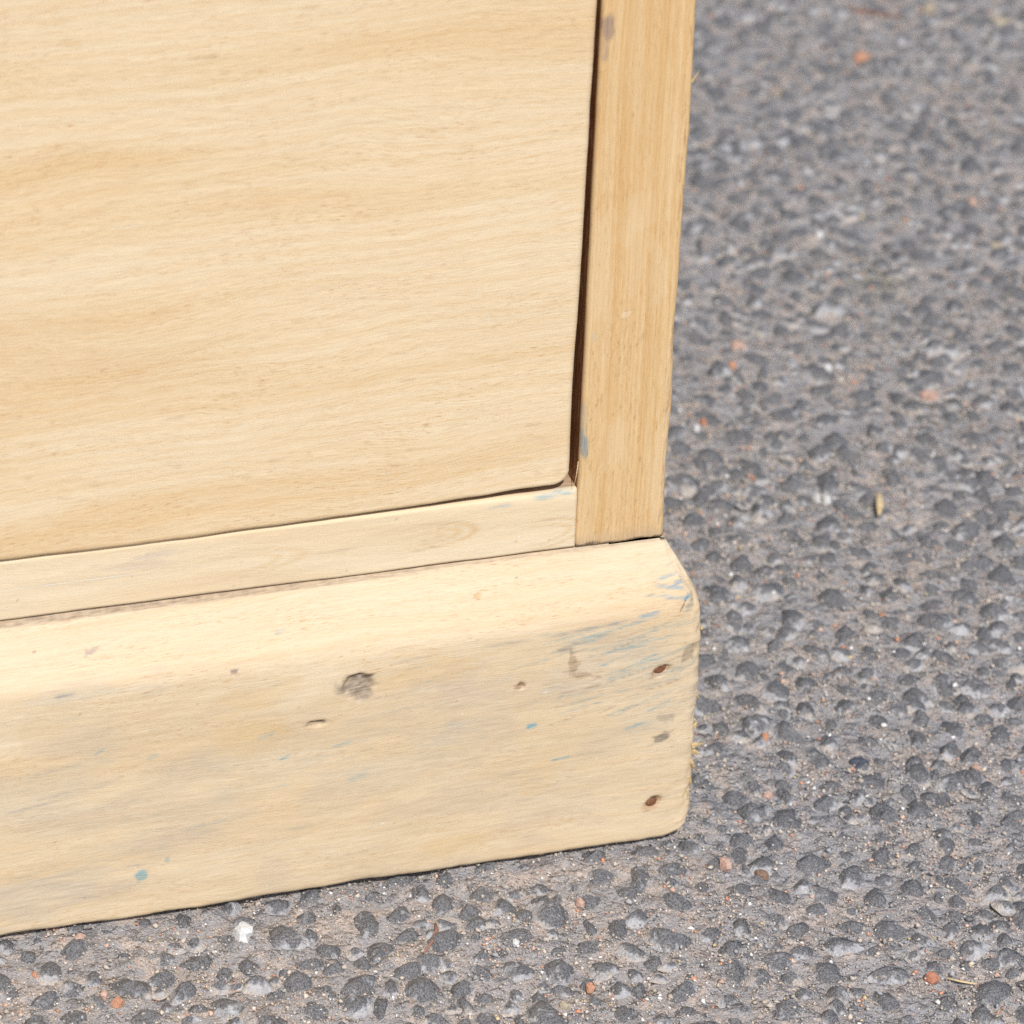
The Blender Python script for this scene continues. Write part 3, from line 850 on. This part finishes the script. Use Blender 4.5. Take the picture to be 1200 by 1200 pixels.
# drawer
drawer = bpy.data.objects.new('drawer', None)
col.objects.link(drawer)
drawer.parent = chest
DX1, DZ0, DZ1 = -0.0474, 0.1446, 0.372
us = axis_pts(-0.905, DX1, [(-0.905, -0.29, 0.02), (-0.29, DX1, 0.0008)], 0.004)
vz = axis_pts(DZ0, DZ1, [(DZ0, 0.355, 0.0008), (0.355, DZ1, 0.01)], 0.004)
def drawer_paint(Q):
    Q.lay(np.clip((5.5+3*fbm(Q.u/40, Q.v*0, 14, 2)-(Q.v-145))/6, 0, 1)*0.35, (0.62, 0.40, 0.18))  # soft shading of the rounded bottom edge, painted in darker orange
    Q.spot((-76.5, 211.5), .9, .5, (0.40, 0.26, 0.14), .7, .2, 15, .3)
    Q.spot((-78.5, 215), .5, 2.0, (0.75, 0.68, 0.62), .5, .1, 16, .3)
    for i in range(34):
        x, z = r2.uniform(-250, -70), r2.uniform(150, 340)
        a = r2.uniform(-0.5, 0.9)
        L = r2.uniform(5, 26)
        Q.stroke((x, z), (x+L*math.cos(a), z+L*math.sin(a)), .22, [(0.86, 0.78, 0.66), (0.60, 0.44, 0.28)][i % 2], r2.uniform(.12, .34), .8, 1200+i)
    for i in range(9):
        Q.spot((r2.uniform(-250, -60), r2.uniform(150, 340)), r2.uniform(14, 34), r2.uniform(3, 7), [(0.80, 0.69, 0.53), (0.66, 0.48, 0.29)][i % 2], r2.uniform(.06, .16), .05, 1300+i, .9)
    Q.spot((-215, 326), 3.5, 1.2, (0.66, 0.45, 0.22), .5, -.2, 17)
    for i in range(60):
        z = r2.uniform(150, 340)
        x = r2.uniform(-250, -60)
        Q.stroke((x, z), (x+r2.uniform(2, 7), z+r2.uniform(-.1, .5)), .3, (0.58, 0.38, 0.19), r2.uniform(.2, .55), .5, 800+i)
def drawer_shift(X, Z):
    kr = np.clip((X+0.09)/0.04, 0, 1)
    dx = kr*(0.0014*np.clip((Z-0.15)/0.17, 0, 1.2)+0.0003*fbm(Z/0.012, Z*0, 46, 4)-0.0005*np.exp(-((Z-0.19)/0.02)**2))
    kb = np.clip((0.16-Z)/0.015, 0, 1)
    return dx, kb*(0.0024*np.clip((X+0.125)/0.06, 0, 1)+0.0012*fbm(X/0.03, X*0, 47, 3)+0.0002*fbm(X/0.006, X*0, 48, 2))
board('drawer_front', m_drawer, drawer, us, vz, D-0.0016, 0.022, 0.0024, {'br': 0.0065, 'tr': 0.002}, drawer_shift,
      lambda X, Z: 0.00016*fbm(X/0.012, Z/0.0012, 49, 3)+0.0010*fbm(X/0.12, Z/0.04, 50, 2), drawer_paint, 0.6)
box('drawer_side', (-0.062, D+0.0225, 0.150), (-0.0492, 0.42, 0.365), m_inner, drawer)
box('drawer_side', (-0.904, D+0.0225, 0.150), (-0.891, 0.42, 0.365), m_inner, drawer)
box('drawer_bottom', (-0.8905, D+0.0225, 0.156), (-0.0625, 0.42, 0.162), m_inner, drawer)

# the rest of the carcass behind and above the part in view
box('side_panel', (-0.0310, D+0.0425, 0.1205), (-0.0138, DEP-0.01, 0.80), m_side, chest)
box('drawer_runner', (-0.0485, D+0.0610, 0.124), (-0.0315, DEP-0.02, 0.1425), m_inner, chest)
box('stile', (-0.945, D+0.0002, 0.1202), (-0.9205, D+0.042, 0.80), m_stile, chest)
box('top_rail', (-0.92, D+0.0005, 0.3735), (-0.0438, 0.06, 0.392), m_rail, chest)
box('back_panel', (-0.945, DEP-0.009, 0.1205), (-0.0140, DEP-0.001, 0.80), m_inner, chest)
box('upper_drawer', (-0.905, D-0.0002, 0.394), (-0.0470, D+0.022, 0.585), m_drawer, chest, 0.003)
box('upper_drawer', (-0.905, D-0.0002, 0.589), (-0.0470, D+0.022, 0.785), m_drawer, chest, 0.003)
box('chest_top', (-0.97, -0.012, 0.8003), (0.010, DEP+0.005, 0.824), m_side, chest, 0.004)

# ------------------------------------------------------------------ loose bits on the asphalt
MB = {k: simple(k, c, 0.8, v, 1300, 0.0005) for k, c, v in [
    ('brick_orange', (0.60, 0.31, 0.19), .3), ('brick_salmon', (0.62, 0.41, 0.32), .3), ('quartz_white', (0.72, 0.71, 0.69), .2), ('straw', (0.78, 0.60, 0.34), .2),
    ('twig_red', (0.38, 0.20, 0.14), .4), ('leaf_brown', (0.30, 0.19, 0.13), .4), ('slate_blue', (0.10, 0.115, 0.15), .45), ('sandstone', (0.50, 0.42, 0.31), .3), ('brick_red', (0.54, 0.23, 0.14), .3)]}
def top_of(x, y):
    z = float(ground_height(x, y)+drape(x, y))
    for px, py, pr in placed:
        dd = math.hypot(px-x, py-y)
        if dd < pr*0.9:
            z = max(z, -0.0008+0.0022*float(fbm(px/0.09, py/0.09, 8, 2)))
    return z
def chip(name, x, y, L, W, Hh, rot, mat, label, cat, seed):
    r = np.random.default_rng(seed)
    V = []
    n = 9
    for q, z in ((0.70, -0.6), (1.0, -0.1), (0.82, 0.55), (0.35, 0.85)):
        for k in range(n):
            th = k*2*math.pi/n
            a = q*(1+r.uniform(-0.30, 0.30))
            V.append((L*0.44*a*math.cos(th), W*0.44*a*math.sin(th), Hh*(z+r.uniform(-0.12, 0.12))))
    fs = []
    for g in range(3):
        fs += [(g*n+k, g*n+(k+1) % n, g*n+n+(k+1) % n, g*n+n+k) for k in range(n)]
    fs += [tuple(range(n-1, -1, -1)), tuple(range(3*n, 4*n))]
    o = mesh_obj(name, V, fs, MB[mat], None, False, None, (x, y, top_of(x, y)+Hh*(0.9 if name == 'straw_sliver' else 0.0)))
    o.rotation_euler = (r.uniform(-.15, .15), r.uniform(-.15, .15), rot)
    tag(o, label, cat)
    return o
def stick(name, pts, w, mat, label, cat, seed, flat=0.6):
    r = np.random.default_rng(seed)
    pts = np.array(pts, float)
    z = [top_of(*p)+w*(2.2 if name == 'straw_sliver' else 1.1) for p in pts]
    c = np.concatenate([pts, np.array(z)[:, None]], 1)
    base = c[0].copy()
    V, fs, n = [], [], 6
    for i in range(len(c)):
        t = c[min(i+1, len(c)-1)]-c[max(i-1, 0)]
        t = t/np.linalg.norm(t)
        s = np.cross(t, (0, 0, 1.0))
        s = s/np.linalg.norm(s)
        u = np.cross(s, t)
        rad = w*(0.55 if i in (0, len(c)-1) else r.uniform(0.9, 1.1))
        for k in range(n):
            th = k*2*math.pi/n
            V.append(c[i]-base+s*rad*math.cos(th)+u*rad*flat*math.sin(th))
    for g in range(len(c)-1):
        fs += [(g*n+k, g*n+(k+1) % n, g*n+n+(k+1) % n, g*n+n+k) for k in range(n)]
    fs += [tuple(range(n-1, -1, -1)), tuple(range((len(c)-1)*n, len(c)*n))]
    o = mesh_obj(name, V, fs, MB[mat], None, True, None, base)
    tag(o, label, cat)
    return o

stick('twig', [(.327, .6855), (.334, .681), (.342, .675), (.352, .6690)], .0011, 'twig_red', 'long thin reddish twig lying on the asphalt far from the chest', 'twig', 1)
stick('straw_sliver', [(.0590, -.1010), (.0635, -.1040), (.0680, -.1065)], .0006, 'straw', 'thin straw piece beside the deep orange brick crumb near the front', 'straw', 3)
stick('twig', [(-.1015, -.0262), (-.1020, -.0300), (-.1055, -.0362), (-.1100, -.0415)], .0007, 'twig_red', 'curled reddish brown twig lying in front of the plinth', 'twig', 4)
for a in [
    ('brick_chip', .3122, .6256, .0130, .0085, .004, -.5, 'brick_orange', 'flat bright orange brick flake nearest the long reddish twig', 'brick chip'),
    ('brick_chip', .2103, .2859, .0105, .0062, .003, -.4, 'brick_salmon', 'long salmon orange brick flake in open asphalt above the straw-yellow sliver', 'brick chip'),
    ('brick_chip', .1449, .3483, .0076, .0078, .004, .2, 'brick_salmon', 'larger rounded salmon crumb of the close pair right of the post', 'brick chip'),
    ('brick_chip', .1354, .3296, .0048, .0052, .003, .6, 'brick_orange', 'smaller orange crumb of the close pair right of the post', 'brick chip'),
    ('brick_chip', .0083, -.0184, .0052, .0068, .003, .2, 'brick_salmon', 'pale salmon brick crumb just off the rounded corner of the plinth', 'brick chip'),
    ('brick_chip', .1189, .0145, .0042, .0050, .003, .2, 'brick_salmon', 'pale orange round crumb at the right side, level with the lower plinth', 'brick chip'),
    ('brick_chip', .0546, -.0984, .0046, .0058, .003, .9, 'brick_red', 'deep orange brick crumb with a thin straw piece beside it', 'brick chip'),
    ('brick_chip', -.2169, -.0422, .0042, .0052, .003, .9, 'brick_orange', 'orange crumb of the pair below the left end of the plinth', 'brick chip'),
    ('brick_chip', -.2205, -.0370, .0036, .0040, .0025, .4, 'brick_salmon', 'pink crumb of the pair below the left end of the plinth', 'brick chip'),
    ('brick_chip', -.2224, -.0048, .0048, .0040, .0025, .3, 'brick_salmon', 'salmon crumb touching the foot of the plinth at the left', 'brick chip'),
    ('brick_chip', -.0491, -.0274, .0034, .0040, .0025, .3, 'brick_salmon', 'pinkish orange crumb close under the right half of the plinth', 'brick chip'),
    ('brick_chip', -.0604, -.0739, .0034, .0046, .0025, .2, 'brick_orange', 'orange crumb of the pair at the bottom middle edge', 'brick chip'),
    ('brick_chip', -.0717, -.0807, .0036, .0042, .0025, .5, 'sandstone', 'tan crumb of the pair at the bottom middle edge', 'stone chip'),
    ('brick_chip', -.2406, -.0184, .0026, .0040, .002, .2, 'brick_orange', 'tiny orange crumb at the far left under the plinth', 'brick chip'),
    ('brick_chip', .1063, .2850, .0034, .0040, .002, .2, 'brick_red', 'tiny red crumb touching a white pebble beside the post', 'brick chip'),
    ('brick_chip', .3030, .4571, .0052, .0052, .003, .5, 'brick_salmon', 'pinkish crumb by the pale stone chunk in the upper right', 'brick chip'),
    ('brick_chip', .0497, .0537, .0040, .0046, .0025, .5, 'brick_orange', 'small orange crumb right of the plinth, above the salmon flake', 'brick chip'),
    ('brick_chip', .0387, .0209, .0050, .0046, .0025, .5, 'brick_salmon', 'salmon flake right of the splintered plinth corner', 'brick chip'),
    ('leaf_fragment', .0187, -.0273, .0050, .0070, .002, .7, 'leaf_brown', 'rust brown leaf scrap on the asphalt near the plinth corner', 'leaf scrap'),
    ('white_pebble', .1310, .2139, .0038, .0058, .003, .2, 'quartz_white', 'left half of the bright white pebble pair in the middle of the asphalt', 'pebble'),
    ('white_pebble', .1350, .2130, .0040, .0062, .003, -.2, 'quartz_white', 'right half of the bright white pebble pair in the middle of the asphalt', 'pebble'),
    ('white_pebble', -.1671, -.0148, .0078, .0085, .0045, .6, 'quartz_white', 'large off-white stone chip below the plinth at the left', 'stone chip'),
    ('white_pebble', -.0775, -.0435, .0030, .0040, .002, .1, 'quartz_white', 'small round white pebble in front of the middle of the plinth', 'pebble'),
    ('white_pebble', .1015, .2801, .0036, .0046, .0025, .1, 'quartz_white', 'white pebble close beside the lower part of the post', 'pebble'),
    ('white_pebble', .1762, .3192, .0042, .0060, .003, .3, 'quartz_white', 'white pebble between the salmon crumb pair and the long salmon flake', 'pebble'),
    ('pale_stone_chip', .2979, .4141, .0085, .0105, .003, .6, 'sandstone', 'largest pale stone chunk, in the upper right asphalt', 'stone chip'),
    ('white_pebble', .2187, .4413, .0042, .0052, .003, .6, 'quartz_white', 'white speck of pebble high up right of the post', 'pebble'),
    ('straw_sliver', .1538, .2008, .0165, .0040, .0022, 1.224, 'straw', 'flat straw-yellow wood sliver lying alone in the middle of the asphalt', 'wood sliver'),
    ('dark_stone_chip', .0785, .0303, .0110, .0090, .003, .3, 'slate_blue', 'dark blue-black angular slate chip right of the plinth', 'stone chip'),
    ('wood_chip', .4038, .6567, .0200, .0090, .003, -.55, 'sandstone', 'beige wood chip in the far top right corner of the ground', 'wood chip'),
    ('sandstone_chip', .3712, .6775, .0090, .0110, .004, .3, 'sandstone', 'cream stone chip at the top edge beside the beige wood chip', 'stone chip'),
]:
    chip(*a, seed=int(abs(a[1])*1e5))
print('stones', len(placed), 'grit', NG)
